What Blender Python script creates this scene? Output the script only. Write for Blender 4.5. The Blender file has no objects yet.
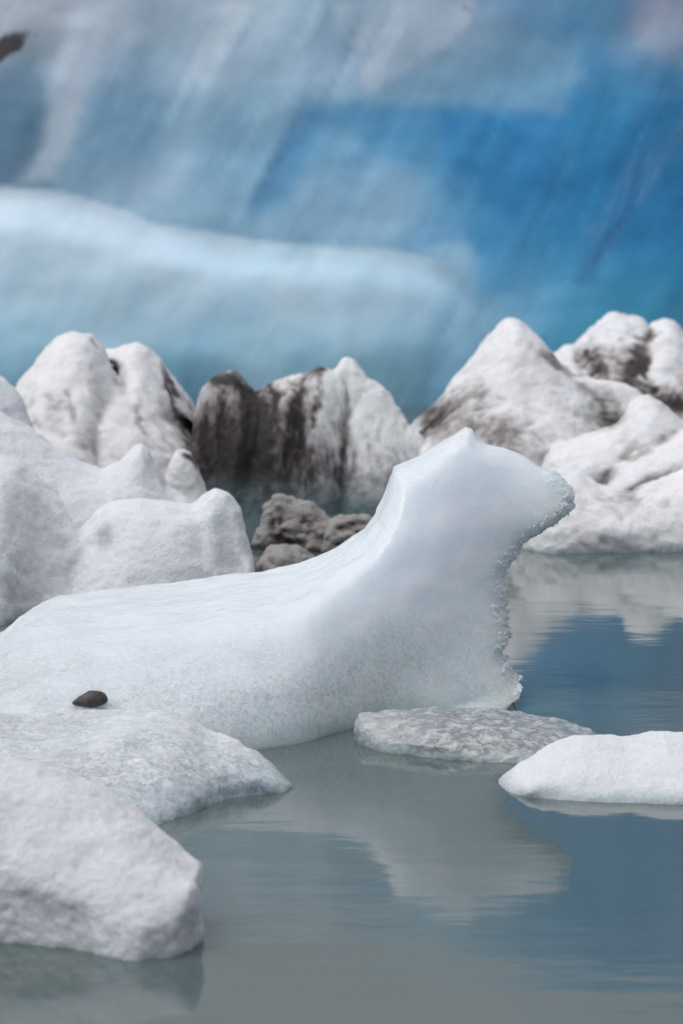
import bpy, math, random
import numpy as np
from mathutils import Vector
from mathutils.bvhtree import BVHTree

random.seed(7)
scene = bpy.context.scene
col = scene.collection

# ------------------------------------------------------------------ camera
H = 3.0
FPX = 3840.0
PITCH = math.atan(512.0 / FPX)
cp, sp = math.cos(PITCH), math.sin(PITCH)
cam_d = bpy.data.cameras.new("camera")
cam = bpy.data.objects.new("camera", cam_d)
col.objects.link(cam)
cam.location = (0, 0, H)
cam.rotation_euler = (math.pi / 2 - PITCH, 0, 0)
cam_d.sensor_fit = 'VERTICAL'
cam_d.sensor_height = 36
cam_d.sensor_width = 24
cam_d.lens = 36 * FPX / 1024
cam_d.clip_end = 8000
cam_d.dof.use_dof = True
cam_d.dof.focus_distance = 16.2
cam_d.dof.aperture_fstop = 2.5
scene.camera = cam


def ray(px, py):
    u, v = px - 341.5, 512 - py
    return np.array([u, FPX * cp + v * sp, -FPX * sp + v * cp])


def at(px, py, y0, lean=0.0):
    """point on the plane y = y0 + lean*z seen at photo position px,py"""
    d = ray(px, py)
    # y = d1 t ; z = H + d2 t ; d1 t = y0 + lean (H + d2 t)
    t = (y0 + lean * H) / (d[1] - lean * d[2])
    return np.array([d[0] * t, d[1] * t, H + d[2] * t])


def on_water(px, py):
    d = ray(px, py)
    t = -H / d[2]
    return np.array([d[0] * t, d[1] * t, 0.0])


# ------------------------------------------------------------------ noise
_rng = np.random.RandomState(11)
_perm = _rng.permutation(256).astype(np.int32)
_perm = np.concatenate([_perm, _perm, _perm])
_g = _rng.normal(size=(256, 3)).astype(np.float32)
_g /= np.linalg.norm(_g, axis=1)[:, None]


def perlin(P):
    P = np.asarray(P, dtype=np.float32)
    I = np.floor(P).astype(np.int32)
    f = P - I
    I &= 255
    w = f * f * f * (f * (f * 6 - 15) + 10)
    out = np.zeros(len(P), np.float32)
    for dx in (0, 1):
        wx = w[:, 0] if dx else 1 - w[:, 0]
        for dy in (0, 1):
            wy = w[:, 1] if dy else 1 - w[:, 1]
            for dz in (0, 1):
                wz = w[:, 2] if dz else 1 - w[:, 2]
                h = _perm[_perm[_perm[(I[:, 0] + dx) & 255] + ((I[:, 1] + dy) & 255)] + ((I[:, 2] + dz) & 255)]
                gr = _g[h]
                d = gr[:, 0] * (f[:, 0] - dx) + gr[:, 1] * (f[:, 1] - dy) + gr[:, 2] * (f[:, 2] - dz)
                out += wx * wy * wz * d
    return out * 1.6


def fbm(P, scale, octs=3, gain=0.5, seed=0.0, ridged=False):
    P = np.asarray(P, np.float32) * scale + seed
    a, s = 1.0, 0
    tot = np.zeros(len(P), np.float32)
    for o in range(octs):
        n = perlin(P)
        if ridged:
            n = 1 - 2 * np.abs(n)
        tot += a * n
        s += a
        a *= gain
        P = P * 2.03 + 17.3
    return tot / s


def smooth(a, b, x):
    t = np.clip((x - a) / (b - a), 0, 1)
    return t * t * (3 - 2 * t)


# ------------------------------------------------------------------ implicit ice
def seg_dist(X, Z, pts):
    d = np.full(X.shape, 1e9, np.float32)
    for (ax, az), (bx, bz) in zip(pts[:-1], pts[1:]):
        vx, vz = bx - ax, bz - az
        L = vx * vx + vz * vz + 1e-12
        t = np.clip(((X - ax) * vx + (Z - az) * vz) / L, 0, 1)
        d = np.minimum(d, (X - ax - t * vx) ** 2 + (Z - az - t * vz) ** 2)
    return np.sqrt(d)


def soft_dist(X, Z, line, d):
    """distance to an outline with rounded medial creases (inverse-cube integral)"""
    sp_ = 0.02 if X.size < 400000 and len(line) < 200 and abs(line[0][0] - line[-1][0]) < 6 else 0.08
    acc = np.zeros(X.shape, np.float32)
    Xf, Zf = X.astype(np.float32), Z.astype(np.float32)
    eps = (sp_ * 0.7) ** 2
    for (ax, az), (bx, bz) in zip(line[:-1], line[1:]):
        ln = math.hypot(bx - ax, bz - az)
        n = max(1, int(round(ln / sp_)))
        for k in range(n):
            f = (k + .5) / n
            q = (Xf - (ax + f * (bx - ax))) ** 2 + (Zf - (az + f * (bz - az))) ** 2 + eps
            acc += (ln / n) * q ** -1.5
    ss = np.sqrt(2 / acc)
    w = smooth(1.0 * sp_, 4 * sp_, d)
    return d * (1 - w) + ss * w


def blur2(A, r):
    for _ in range(3):
        for ax in (0, 1):
            P = np.pad(A, [(r + 1, r) if i == ax else (0, 0) for i in (0, 1)], mode='edge')
            C = np.cumsum(P, axis=ax)
            n = A.shape[ax]
            A = (np.take(C, range(2 * r + 1, 2 * r + 1 + n), axis=ax) - np.take(C, range(0, n), axis=ax)) / (2 * r + 1)
    return A


def inside(X, Z, poly):
    r = np.zeros(X.shape, bool)
    n = len(poly)
    for i in range(n):
        ax, az = poly[i]
        bx, bz = poly[(i + 1) % n]
        c = ((az > Z) != (bz > Z))
        xi = (bx - ax) * (Z - az) / ((bz - az) if abs(bz - az) > 1e-9 else 1e-9) + ax
        r ^= c & (X < xi)
    return r


def layer(top, y0, front, lean=0.0, R=0.3, back=0.5, sharp=0.0, bumps=(), zb=-0.45, k=0.12, tmin=0.12):
    return dict(top=top, y0=y0, front=front, lean=lean, R=R, back=back, sharp=sharp, bumps=bumps, zb=zb, k=k, tmin=tmin)


def layer_field(L, xs, ys, zs):
    y0f = (lambda px: float(np.interp(px, [q[0] for q in L['y0pts']], [q[1] for q in L['y0pts']]))) if 'y0pts' in L else (lambda px: L['y0'])
    tp = [at(px, py, y0f(px), L['lean']) for px, py in L['top']]
    pts = [tuple(p[[0, 2]]) for p in tp]
    if 'y0pts' in L:
        q = sorted([(at(px, 700, yy)[0], yy) for px, yy in L['y0pts']])
        Y0 = np.interp(xs, [a[0] for a in q], [a[1] for a in q])
        for _ in range(2):
            Y0 = np.convolve(np.pad(Y0, 8, mode='edge'), np.ones(17) / 17, mode='valid')
    else:
        Y0 = np.full(len(xs), L['y0'])
    poly = pts + [(pts[-1][0], L['zb'] - 0.5), (pts[0][0], L['zb'] - 0.5)]
    line = [(pts[0][0], L['zb'] - 0.5)] + pts + [(pts[-1][0], L['zb'] - 0.5)]
    X, Z = np.meshgrid(xs, zs, indexing='ij')
    s = seg_dist(X, Z, line)
    s = np.where(inside(X, Z, poly), soft_dist(X, Z, line, s), -s)
    # thickness in front from the photographed waterline
    fw = [on_water(px, py) for px, py in L['front']]
    fx = np.array([p[0] for p in fw]); fy = np.array([p[1] for p in fw])
    o = np.argsort(fx)
    Tf = np.maximum(Y0 - np.interp(xs, fx[o], fy[o]), L['tmin'])
    kk = max(1, int(0.12 / (xs[1] - xs[0])))
    ker = np.hanning(2 * kk + 3)[1:-1]; ker /= ker.sum()
    Tf = np.convolve(np.pad(Tf, kk, mode='edge'), ker, mode='valid')[:len(xs)]
    Tf = np.repeat(Tf[:, None], len(zs), 1)
    # ridge height per column limits rounding radius
    zi = np.where(s > 0, Z, 0.02).max(axis=1)
    kk = max(1, int(0.06 / (xs[1] - xs[0])))
    ker = np.hanning(2 * kk + 3)[1:-1]; ker /= ker.sum()
    th = np.convolve(np.pad(zi, kk, mode='edge'), ker, mode='valid')[:len(xs)]
    Rm = L['R']
    if 'Rfn' in L:
        Rm = L['Rfn'](xs)
    R = np.clip(th * 0.97, 0.06, Rm)[:, None]
    t = s / R
    tc = np.minimum(t, 1)
    g = (1 - L['sharp']) * (2 * tc - tc * tc) + L['sharp'] * tc * np.abs(tc)
    # soften the creases along the medial axis, keep the outline
    gb = blur2(g, max(1, int(L['R'] * 0.30 / (xs[1] - xs[0]))))
    wgt = smooth(0.02, 0.5 * L['R'], s)
    g = g * (1 - wgt) + gb * wgt
    for (bx, by, rx, ry, amp, *ang) in L['bumps']:
        c = at(bx, by, L['y0'] - 0.6 * float(np.interp(at(bx, by, L['y0'])[0], xs, Tf[:, 0])), L['lean'])
        sc = c[1] / FPX
        dx, dz = X - c[0], Z - c[2]
        if ang:
            a = math.radians(ang[0])
            dx, dz = dx * math.cos(a) + dz * math.sin(a), -dx * math.sin(a) + dz * math.cos(a)
        Tf = Tf + amp * np.exp(-(dx / (rx * sc)) ** 2 - (dz / (ry * sc)) ** 2)
    if 'mod' in L:
        Tf = Tf + L['mod'](X, Z)
    Tf = np.maximum(Tf, 0.03)
    Yc = (Y0[:, None] + L['lean'] * Z)
    dy = ys[None, :, None] - Yc[:, None, :]
    T = np.where(dy < 0, Tf[:, None, :], L['back'])
    F = (dy / T) ** 2 - g[:, None, :]
    F = np.maximum(F, ((L['zb'] - zs) * 4)[None, None, :])
    return F.astype(np.float32)


def smin(a, b, k):
    h = np.clip(0.5 + 0.5 * (b - a) / k, 0, 1)
    return b * (1 - h) + a * h - k * h * (1 - h)


def surface_nets(F, xs, ys, zs):
    nx, ny, nz = F.shape
    S = F < 0
    c = [S[i:nx - 1 + i, j:ny - 1 + j, k:nz - 1 + k] for i in (0, 1) for j in (0, 1) for k in (0, 1)]
    cnt = sum(a.astype(np.int8) for a in c)
    act = (cnt > 0) & (cnt < 8)
    ii, jj, kk = np.nonzero(act)
    idx = np.full(act.shape, -1, np.int32)
    idx[ii, jj, kk] = np.arange(len(ii))
    pos = np.zeros((len(ii), 3)); n = np.zeros(len(ii))
    corners = [(i, j, k) for i in (0, 1) for j in (0, 1) for k in (0, 1)]
    for a in range(8):
        for b in range(a + 1, 8):
            ca, cb = corners[a], corners[b]
            if sum(abs(p - q) for p, q in zip(ca, cb)) != 1:
                continue
            fa = F[ii + ca[0], jj + ca[1], kk + ca[2]]; fb = F[ii + cb[0], jj + cb[1], kk + cb[2]]
            m = (fa < 0) != (fb < 0)
            t = np.where(m, fa / np.where(m, fa - fb, 1), 0)
            for ax in range(3):
                pos[:, ax] += m * (ca[ax] + t * (cb[ax] - ca[ax]))
            n += m
    pos /= n[:, None]
    V = np.stack([xs[0] + (ii + pos[:, 0]) * (xs[1] - xs[0]),
                  ys[0] + (jj + pos[:, 1]) * (ys[1] - ys[0]),
                  zs[0] + (kk + pos[:, 2]) * (zs[1] - zs[0])], 1)
    faces = []
    for ax in range(3):
        sl0 = [slice(1, -1)] * 3; sl1 = [slice(1, -1)] * 3
        sl0[ax] = slice(0, F.shape[ax] - 1); sl1[ax] = slice(1, F.shape[ax])
        A = S[tuple(sl0)]; B = S[tuple(sl1)]
        off = [1, 1, 1]; off[ax] = 0
        for sign in (0, 1):
            m = (A & ~B) if sign == 0 else (~A & B)
            i, j, k = np.nonzero(m)
            i, j, k = i + off[0], j + off[1], k + off[2]
            u, v = [(1, 2), (2, 0), (0, 1)][ax]
            def cell(du, dv):
                q = [i, j, k]
                q[u] = q[u] - du; q[v] = q[v] - dv
                return idx[q[0], q[1], q[2]]
            Q = np.stack([cell(1, 1), cell(0, 1), cell(0, 0), cell(1, 0)], 1)
            if sign:
                Q = Q[:, ::-1]
            faces.append(Q)
    Q = np.concatenate(faces)
    Q = Q[(Q >= 0).all(1)]
    return V, Q


def vnormals(V, Q):
    a = V[Q[:, 2]] - V[Q[:, 0]]; b = V[Q[:, 3]] - V[Q[:, 1]]
    fn = np.cross(a, b)
    N = np.zeros_like(V)
    for i in range(4):
        for ax in range(3):
            N[:, ax] += np.bincount(Q[:, i], fn[:, ax], len(V))
    return N / (np.linalg.norm(N, axis=1)[:, None] + 1e-12)


def relax(V, Q, it=2, lam=0.5):
    for _ in range(it):
        acc = np.zeros_like(V); cnt = np.zeros(len(V))
        for i in range(4):
            a, b = Q[:, i], Q[:, (i + 1) % 4]
            for ax in range(3):
                acc[:, ax] += np.bincount(a, V[b, ax], len(V)) + np.bincount(b, V[a, ax], len(V))
            cnt += np.bincount(a, minlength=len(V)) + np.bincount(b, minlength=len(V))
        V = V + lam * (acc / np.maximum(cnt, 1)[:, None] - V)
    return V


def make_mesh(name, V, Q, mat, attrs=None, parent=None):
    origin = np.array([V[:, 0].mean(), V[:, 1].mean(), 0.0])
    if parent is not None:
        origin = np.array(parent.location)
    me = bpy.data.meshes.new(name)
    me.vertices.add(len(V)); me.loops.add(Q.size); me.polygons.add(len(Q))
    me.vertices.foreach_set('co', (V - origin).astype(np.float32).ravel())
    me.loops.foreach_set('vertex_index', Q.astype(np.int32).ravel())
    w = Q.shape[1]
    me.polygons.foreach_set('loop_start', np.arange(0, Q.size, w, dtype=np.int32))
    me.polygons.foreach_set('loop_total', np.full(len(Q), w, dtype=np.int32))
    me.update(calc_edges=True)
    me.polygons.foreach_set('use_smooth', np.ones(len(Q), bool))
    for k, v in (attrs or {}).items():
        if v.ndim == 1:
            a = me.attributes.new(k, 'FLOAT', 'POINT'); a.data.foreach_set('value', v.astype(np.float32))
        else:
            a = me.attributes.new(k, 'FLOAT_COLOR', 'POINT')
            c = np.ones((len(v), 4), np.float32); c[:, :3] = v
            a.data.foreach_set('color', c.ravel())
    me.validate()
    me.materials.append(mat)
    o = bpy.data.objects.new(name, me)
    col.objects.link(o)
    if parent is None:
        o.location = origin
    else:
        o.parent = parent
    return o


def project(V):
    x, y, z = V[:, 0], V[:, 1], V[:, 2] - H
    dep = y * cp - z * sp
    up = y * sp + z * cp
    return 341.5 + FPX * x / dep, 512 - FPX * up / dep


def blob_sum(V, blobs):
    """albedo marks anchored on the ice: list of (px,py,rx,ry,angle,strength)"""
    u, v = project(V)
    n = fbm(V, 5.0, 3, seed=3.1); m = fbm(V, 5.0, 3, seed=9.7)
    u = u + n * 14; v = v + m * 14
    r = np.zeros(len(V))
    for (px, py, rx, ry, ang, st) in blobs:
        a = math.radians(ang)
        dx, dy = u - px, v - py
        e = ((dx * math.cos(a) + dy * math.sin(a)) / rx) ** 2 + ((-dx * math.sin(a) + dy * math.cos(a)) / ry) ** 2
        r += st * np.exp(-e)
    return r


def berg(name, layers, res, mat, disp, dirt_tone=None, carve=None, attrs_fn=None, form_tone=None, relax_it=2, bounds=None, yres=None):
    xs_, y_lo, y_hi, z_hi = [], 1e9, -1e9, 0
    for L in layers:
        P = np.array([at(px, py, L['y0'], L['lean']) for px, py in L['top']])
        fw = np.array([on_water(px, py) for px, py in L['front']])
        xs_ += [P[:, 0].min(), P[:, 0].max()]
        bm = max([0] + [b[4] for b in L['bumps']])
        y_lo = min(y_lo, fw[:, 1].min() - 0.25 - bm, L['y0'] + min(0, L['lean'] * L['zb']) - 0.3)
        y_hi = max(y_hi, L['y0'] + L['lean'] * P[:, 2].max() + L['back'] + 0.2)
        z_hi = max(z_hi, P[:, 2].max())
    zb = min(L['zb'] for L in layers)
    xs = np.arange(min(xs_) - 4 * res, max(xs_) + 4 * res, res)
    yr = yres or res * 1.4
    ys = np.arange(y_lo, y_hi, yr)
    zs = np.arange(zb - 3 * res, z_hi + 5 * res + (0.1 if any('y0pts' in L for L in layers) else 0), res)
    F = None
    for L in layers:
        f = layer_field(L, xs, ys, zs)
        F = f if F is None else smin(F, f, L['k'])
    if carve:
        F = carve(F, xs[:, None, None], ys[None, :, None], zs[None, None, :])
    V, Q = surface_nets(F, xs, ys, zs)
    V = relax(V, Q, relax_it)
    if 'soften' in layers[0]:
        L = layers[0]
        out = [tuple(at(px, py, float(np.interp(px, [q[0] for q in L['y0pts']], [q[1] for q in L['y0pts']])), L['lean'])[[0, 2]]) for px, py in L['top']]
        w = smooth(0.015, 0.12, seg_dist(V[:, 0], V[:, 2], out)) * smooth(0.0, 0.10, V[:, 2])
        V = V + (relax(V, Q, L['soften'], 0.92) - V) * w[:, None]
    for (amp, scale, octs, ridged, seed, *st) in disp:
        N = vnormals(V, Q)
        P = V * np.array(st[0] if st else (1, 1, 1))
        n = fbm(P, scale, octs, seed=seed, ridged=ridged)
        V = V + N * (amp * n)[:, None]
    attrs = {}
    attrs['dirt_tone'] = np.clip(blob_sum(V, dirt_tone), -1, 3) if dirt_tone else np.zeros(len(V))
    if form_tone:  # darker in hollows, on steep and down-facing parts, and lower down
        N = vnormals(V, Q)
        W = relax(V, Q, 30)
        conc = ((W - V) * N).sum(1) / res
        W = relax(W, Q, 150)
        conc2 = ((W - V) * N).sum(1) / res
        attrs['dirt_tone'] = attrs['dirt_tone'] + form_tone[0] * np.clip(conc * 1.2 + conc2 * 0.35, -1, 1.6) + form_tone[1] * (0.55 - N[:, 2])
        if len(form_tone) > 2:
            attrs['dirt_tone'] = attrs['dirt_tone'] + form_tone[2] * (0.55 - V[:, 2] / V[:, 2].max())
    if attrs_fn:
        attrs.update(attrs_fn(V, Q))
    print(name, F.shape, len(V))
    return make_mesh(name, V, Q, mat, attrs)


# ------------------------------------------------------------------ materials
def lin(c):
    return tuple(((v / 255) / 12.92 if v / 255 <= 0.04045 else ((v / 255 + 0.055) / 1.055) ** 2.4) for v in c)


class NT:
    def __init__(s, name):
        s.m = bpy.data.materials.new(name); s.m.use_nodes = True
        s.t = s.m.node_tree
        s.b = s.t.nodes['Principled BSDF']; s.out = s.t.nodes['Material Output']
        s.co = s.n('ShaderNodeTexCoord').outputs['Object']

    def n(s, ty, **kw):
        nd = s.t.nodes.new(ty)
        for k, v in kw.items():
            setattr(nd, k, v)
        return nd

    def l(s, a, b):
        s.t.links.new(a, b)

    def put(s, sock, v):
        if isinstance(v, bpy.types.NodeSocket):
            s.l(v, sock)
        elif isinstance(v, tuple) and len(v) == 3 and sock.type == 'RGBA':
            sock.default_value = (*v, 1)
        else:
            sock.default_value = v

    def noise(s, scale, detail=3, rough=0.55, vec=None, dist=0.0):
        nd = s.n('ShaderNodeTexNoise')
        nd.inputs['Scale'].default_value = scale; nd.inputs['Detail'].default_value = detail
        nd.inputs['Roughness'].default_value = rough; nd.inputs['Distortion'].default_value = dist
        s.l(vec or s.co, nd.inputs['Vector'])
        return nd.outputs['Fac']

    def voro(s, scale, feature='F1', vec=None, out='Distance', rnd=1.0):
        nd = s.n('ShaderNodeTexVoronoi', feature=feature)
        nd.inputs['Scale'].default_value = scale; nd.inputs['Randomness'].default_value = rnd
        s.l(vec or s.co, nd.inputs['Vector'])
        return nd.outputs[out]

    def mapping(s, rot=(0, 0, 0), scale=(1, 1, 1), loc=(0, 0, 0)):
        nd = s.n('ShaderNodeMapping')
        nd.inputs['Rotation'].default_value = rot; nd.inputs['Scale'].default_value = scale
        nd.inputs['Location'].default_value = loc
        s.l(s.co, nd.inputs['Vector'])
        return nd.outputs['Vector']

    def math(s, op, a, b=0.0, c=None, clamp=False):
        nd = s.n('ShaderNodeMath', operation=op, use_clamp=clamp)
        s.put(nd.inputs[0], a); s.put(nd.inputs[1], b)
        if c is not None:
            s.put(nd.inputs[2], c)
        return nd.outputs[0]

    def rng(s, v, a, b, c=0.0, d=1.0, sm=True):
        nd = s.n('ShaderNodeMapRange', interpolation_type='SMOOTHSTEP' if sm else 'LINEAR')
        s.put(nd.inputs[0], v)
        for i, q in enumerate((a, b, c, d)):
            nd.inputs[i + 1].default_value = q
        return nd.outputs[0]

    def mix(s, f, a, b, mode='MIX'):
        nd = s.n('ShaderNodeMix', data_type='RGBA', blend_type=mode)
        s.put(nd.inputs['Factor'], f); s.put(nd.inputs[6], a); s.put(nd.inputs[7], b)
        return nd.outputs[2]

    def attr(s, name, out='Fac'):
        nd = s.n('ShaderNodeAttribute', attribute_name=name)
        return nd.outputs[out]

    def bump(s, h, dist, strength=1.0, nrm=None):
        nd = s.n('ShaderNodeBump')
        nd.inputs['Strength'].default_value = strength; nd.inputs['Distance'].default_value = dist
        s.l(h, nd.inputs['Height'])
        if nrm:
            s.l(nrm, nd.inputs['Normal'])
        return nd.outputs['Normal']

    def geo(s, out='Position'):
        return s.n('ShaderNodeNewGeometry').outputs[out]


def wet_line(N, color, dark, lo=0.0, hi=0.05):
    sx = N.n('ShaderNodeSeparateXYZ'); N.l(N.co, sx.inputs[0])
    z = N.math('ADD', sx.outputs['Z'], N.math('MULTIPLY', N.noise(6), 0.05))
    return N.mix(N.rng(z, hi + 0.025, lo + 0.025), color, dark)


def set_sss(N, w, radius, scale):
    N.b.inputs['Subsurface Weight'].default_value = w
    N.b.inputs['Subsurface Radius'].default_value = radius
    N.b.inputs['Subsurface Scale'].default_value = scale


def snow_ice(name, white, dirtcol=(0.055, 0.045, 0.042), grime=(0.34, 0.32, 0.315), warm=0.5, base_dark=(0.35, 0.42, 0.45), gsc=1.0, streak=False, wet_hi=0.05):
    """weathered white granular iceberg surface with gritty volcanic ash"""
    N = NT(name)
    big = N.noise(3.0, 4, 0.6); mid = N.noise(14, 6, 0.72); fine = N.noise(60 * gsc, 5, 0.7)
    c = N.mix(N.rng(mid, 0.3, 0.65), tuple(v * 0.92 for v in white), white)
    c = N.mix(N.math('MULTIPLY', N.rng(big, 0.45, 0.7), warm), c, (white[0] * 0.87, white[1] * 0.85, white[2] * 0.84))
    d = N.attr('dirt_tone')
    dn = N.noise(11, 6, 0.7, vec=N.mapping(rot=(0, math.radians(-6), 0), scale=(1.5, 1.0, 0.25))) if streak else mid
    s1 = N.math('ADD', d, N.math('MULTIPLY', N.math('SUBTRACT', dn, 0.5), 1.2 if streak else 0.9))
    c = N.mix(N.rng(s1, 0.0, 1.15), c, grime)
    dv_ = N.mapping(rot=(0, math.radians(-6), 0), scale=(1.5, 1.0, 0.22)) if streak else None
    c = N.mix(N.math('MULTIPLY', N.rng(s1, 0.7, 1.6), 0.6), c, tuple(v * 0.45 for v in grime))
    s2 = N.math('ADD', d, N.math('MULTIPLY', N.math('SUBTRACT', N.noise(22, 6, 0.75, vec=dv_), 0.5), 2.6 if streak else 2.2))
    c = N.mix(N.rng(s2, 0.9, 1.6), c, dirtcol)
    sp_ = N.math('MULTIPLY', N.rng(N.noise(150, 2, 0.5), 0.68, 0.76), N.rng(mid, 0.45, 0.65))
    c = N.mix(N.math('MULTIPLY', sp_, 0.35), c, (0.2, 0.19, 0.18))
    c = wet_line(N, c, base_dark, hi=wet_hi)
    N.l(c, N.b.inputs['Base Color'])
    N.b.inputs['Roughness'].default_value = 0.55
    N.b.inputs['IOR'].default_value = 1.31
    set_sss(N, 0.7, (0.7, 0.85, 1.0), 0.06)
    h = N.math('ADD', N.math('MULTIPLY', mid, 0.35), N.math('MULTIPLY', fine, 0.5))
    nr = N.bump(h, 0.018, 0.8)
    nr = N.bump(N.voro(70 * gsc, 'F1'), 0.006, 0.7, nr)
    N.l(nr, N.b.inputs['Normal'])
    return N.m


def glass_ice(name, top, low, crackle=0.5, spark=0.5, sss=0.6, rough=0.2, zlo=0.0, zhi=0.5, bub=1.0, clearlow=0.0, cz=(0.6, 0.05), sscale=0.08):
    """denser wet ice: white granular crust, bluish clear facets with bright crystals"""
    N = NT(name)
    sx = N.n('ShaderNodeSeparateXYZ'); N.l(N.co, sx.inputs[0])
    nx = N.n('ShaderNodeSeparateXYZ'); N.l(N.geo('Normal'), nx.inputs[0])
    big = N.noise(2.5, 4, 0.6); mid = N.noise(18, 6, 0.7); fine = N.noise(95, 5, 0.75)
    # crust on the surfaces that face up; on M_sculpt it offsets their light
    f = N.math('ADD', N.rng(nx.outputs['Z'], 0.1, 0.75, sm=False), N.math('MULTIPLY', N.math('SUBTRACT', big, 0.5), 1.0))
    f = N.math('ADD', f, N.math('MULTIPLY', N.math('SUBTRACT', mid, 0.5), 0.4))
    f2 = N.math('ADD', N.rng(sx.outputs['Z'], zlo, zhi, sm=False), f)
    crust = N.rng(f2, 0.35, 1.3)
    c = N.mix(crust, low, top)
    # crackle: pale crystals and darker clear cells
    wv = N.n('ShaderNodeVectorMath', operation='ADD')
    nn = N.n('ShaderNodeTexNoise'); nn.inputs['Scale'].default_value = 25; N.l(N.co, nn.inputs['Vector'])
    ms = N.n('ShaderNodeVectorMath', operation='SCALE'); N.l(nn.outputs['Color'], ms.inputs[0]); ms.inputs['Scale'].default_value = 0.05
    N.l(N.co, wv.inputs[0]); N.l(ms.outputs[0], wv.inputs[1])
    cell = N.voro(85, 'F1', vec=wv.outputs[0], out='Color')
    cs = N.n('ShaderNodeSeparateColor'); N.l(cell, cs.inputs[0])
    edge = N.voro(85, 'DISTANCE_TO_EDGE', vec=wv.outputs[0])
    inv = N.math('MULTIPLY', N.rng(sx.outputs['Z'], cz[0], cz[1]), N.rng(N.noise(3.3, 3), 0.35, 0.6, 0.45, 1.0))
    inv = N.math('MAXIMUM', inv, N.math('MULTIPLY', N.math('SUBTRACT', 1.0, crust), 0.35))
    mott = N.noise(17, 7, 0.68, dist=1.0)
    c = N.mix(N.math('MULTIPLY', N.rng(mott, 0.52, 0.40), N.math('MULTIPLY', inv, crackle)), c, tuple(v * 0.82 for v in low))
    c = N.mix(N.math('MULTIPLY', N.rng(mott, 0.55, 0.68), N.math('MULTIPLY', inv, crackle)), c, (0.88, 0.92, 0.95))
    c = N.mix(N.math('MULTIPLY', N.math('MULTIPLY', N.rng(cs.outputs[0], 0.55, 0.95), inv), crackle), c, (0.92, 0.95, 0.97))
    c = N.mix(N.math('MULTIPLY', N.math('MULTIPLY', N.rng(cs.outputs[1], 0.5, 0.95), inv), crackle * 0.75), c, tuple(v * 0.5 for v in low))
    c = N.mix(N.math('MULTIPLY', N.rng(fine, 0.5, 0.75), 0.12), c, (0.9, 0.93, 0.96))
    # bubbles, then white specks painted in as glints
    c = N.mix(N.math('MULTIPLY', N.rng(N.noise(200, 2), 0.68, 0.76), 0.2 * bub), c, (0.38, 0.42, 0.46))
    c = N.mix(N.math('MULTIPLY', N.rng(N.noise(75, 2), 0.66, 0.74), N.math('MULTIPLY', inv, 0.8)), c, (0.95, 0.97, 0.98))
    if clearlow:
        c = N.mix(N.math('MULTIPLY', N.rng(sx.outputs['Z'], 0.15, 0.0), clearlow), c, (low[0] * 0.60, low[1] * 0.72, low[2] * 0.74))
    N.l(c, N.b.inputs['Base Color'])
    r = N.math('SUBTRACT', 0.6, N.math('MULTIPLY', inv, 0.6 - rough))
    N.l(r, N.b.inputs['Roughness'])
    N.b.inputs['IOR'].default_value = 1.31
    N.b.inputs['Coat Weight'].default_value = spark; N.b.inputs['Coat Roughness'].default_value = 0.12
    set_sss(N, sss, (0.72, 0.87, 1.0), sscale)
    h = N.math('ADD', N.math('MULTIPLY', mid, 0.4), N.math('MULTIPLY', fine, 0.7))
    nr = N.bump(h, 0.011, 0.9)
    nr = N.bump(N.math('MULTIPLY', mott, inv), 0.022, 0.9, nr)
    h2 = N.math('MULTIPLY', N.math('MULTIPLY', cs.outputs[2], N.rng(edge, 0.0, 0.12)), inv)
    nr = N.bump(h2, 0.008, 0.9, nr)
    N.l(nr, N.b.inputs['Normal'])
    return N.m


M_white = snow_ice('white_weathered_ice', (0.72, 0.745, 0.79), warm=0.15)
M_twin = snow_ice('dirty_white_ice', (0.80, 0.80, 0.82), warm=0.4)
M_dark = snow_ice('ash_streaked_ice', (0.76, 0.78, 0.80), grime=(0.19, 0.165, 0.165), dirtcol=(0.03, 0.025, 0.025), warm=0.8, base_dark=(0.10, 0.15, 0.17), streak=True, wet_hi=0.30)
M_right = snow_ice('soft_grey_ice', (0.80, 0.81, 0.84), grime=(0.27, 0.245, 0.24), dirtcol=(0.05, 0.04, 0.04), warm=0.75)
M_rubble = snow_ice('gritty_rubble_ice', (0.30, 0.285, 0.28), grime=(0.085, 0.072, 0.068), dirtcol=(0.025, 0.02, 0.02), warm=1.0, base_dark=(0.06, 0.06, 0.06))
M_front = snow_ice('frosted_front_ice', (0.69, 0.70, 0.745), warm=0.0, gsc=1.6, grime=(0.4, 0.38, 0.39), base_dark=(0.60, 0.68, 0.70))
M_floe = snow_ice('frosted_floe_ice', (0.70, 0.725, 0.76), warm=0.2, base_dark=(0.4, 0.46, 0.5))
M_sculpt = glass_ice('pale_blue_glassy_ice', (0.72, 0.78, 0.85), (0.80, 0.90, 0.94), sss=1.0, sscale=0.22, crackle=0.6, zlo=-0.3, zhi=0.8, cz=(0.55, 0.12), clearlow=0.5)  # tops coloured darker and faces paler, evening out how the light falls
M_lobe = glass_ice('crackled_grey_ice', (0.80, 0.84, 0.90), (0.44, 0.54, 0.60), sss=0.8, sscale=0.08, crackle=0.55, zlo=0.0, zhi=0.25, spark=0.5, clearlow=0.4, cz=(0.5, 0.12))

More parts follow.
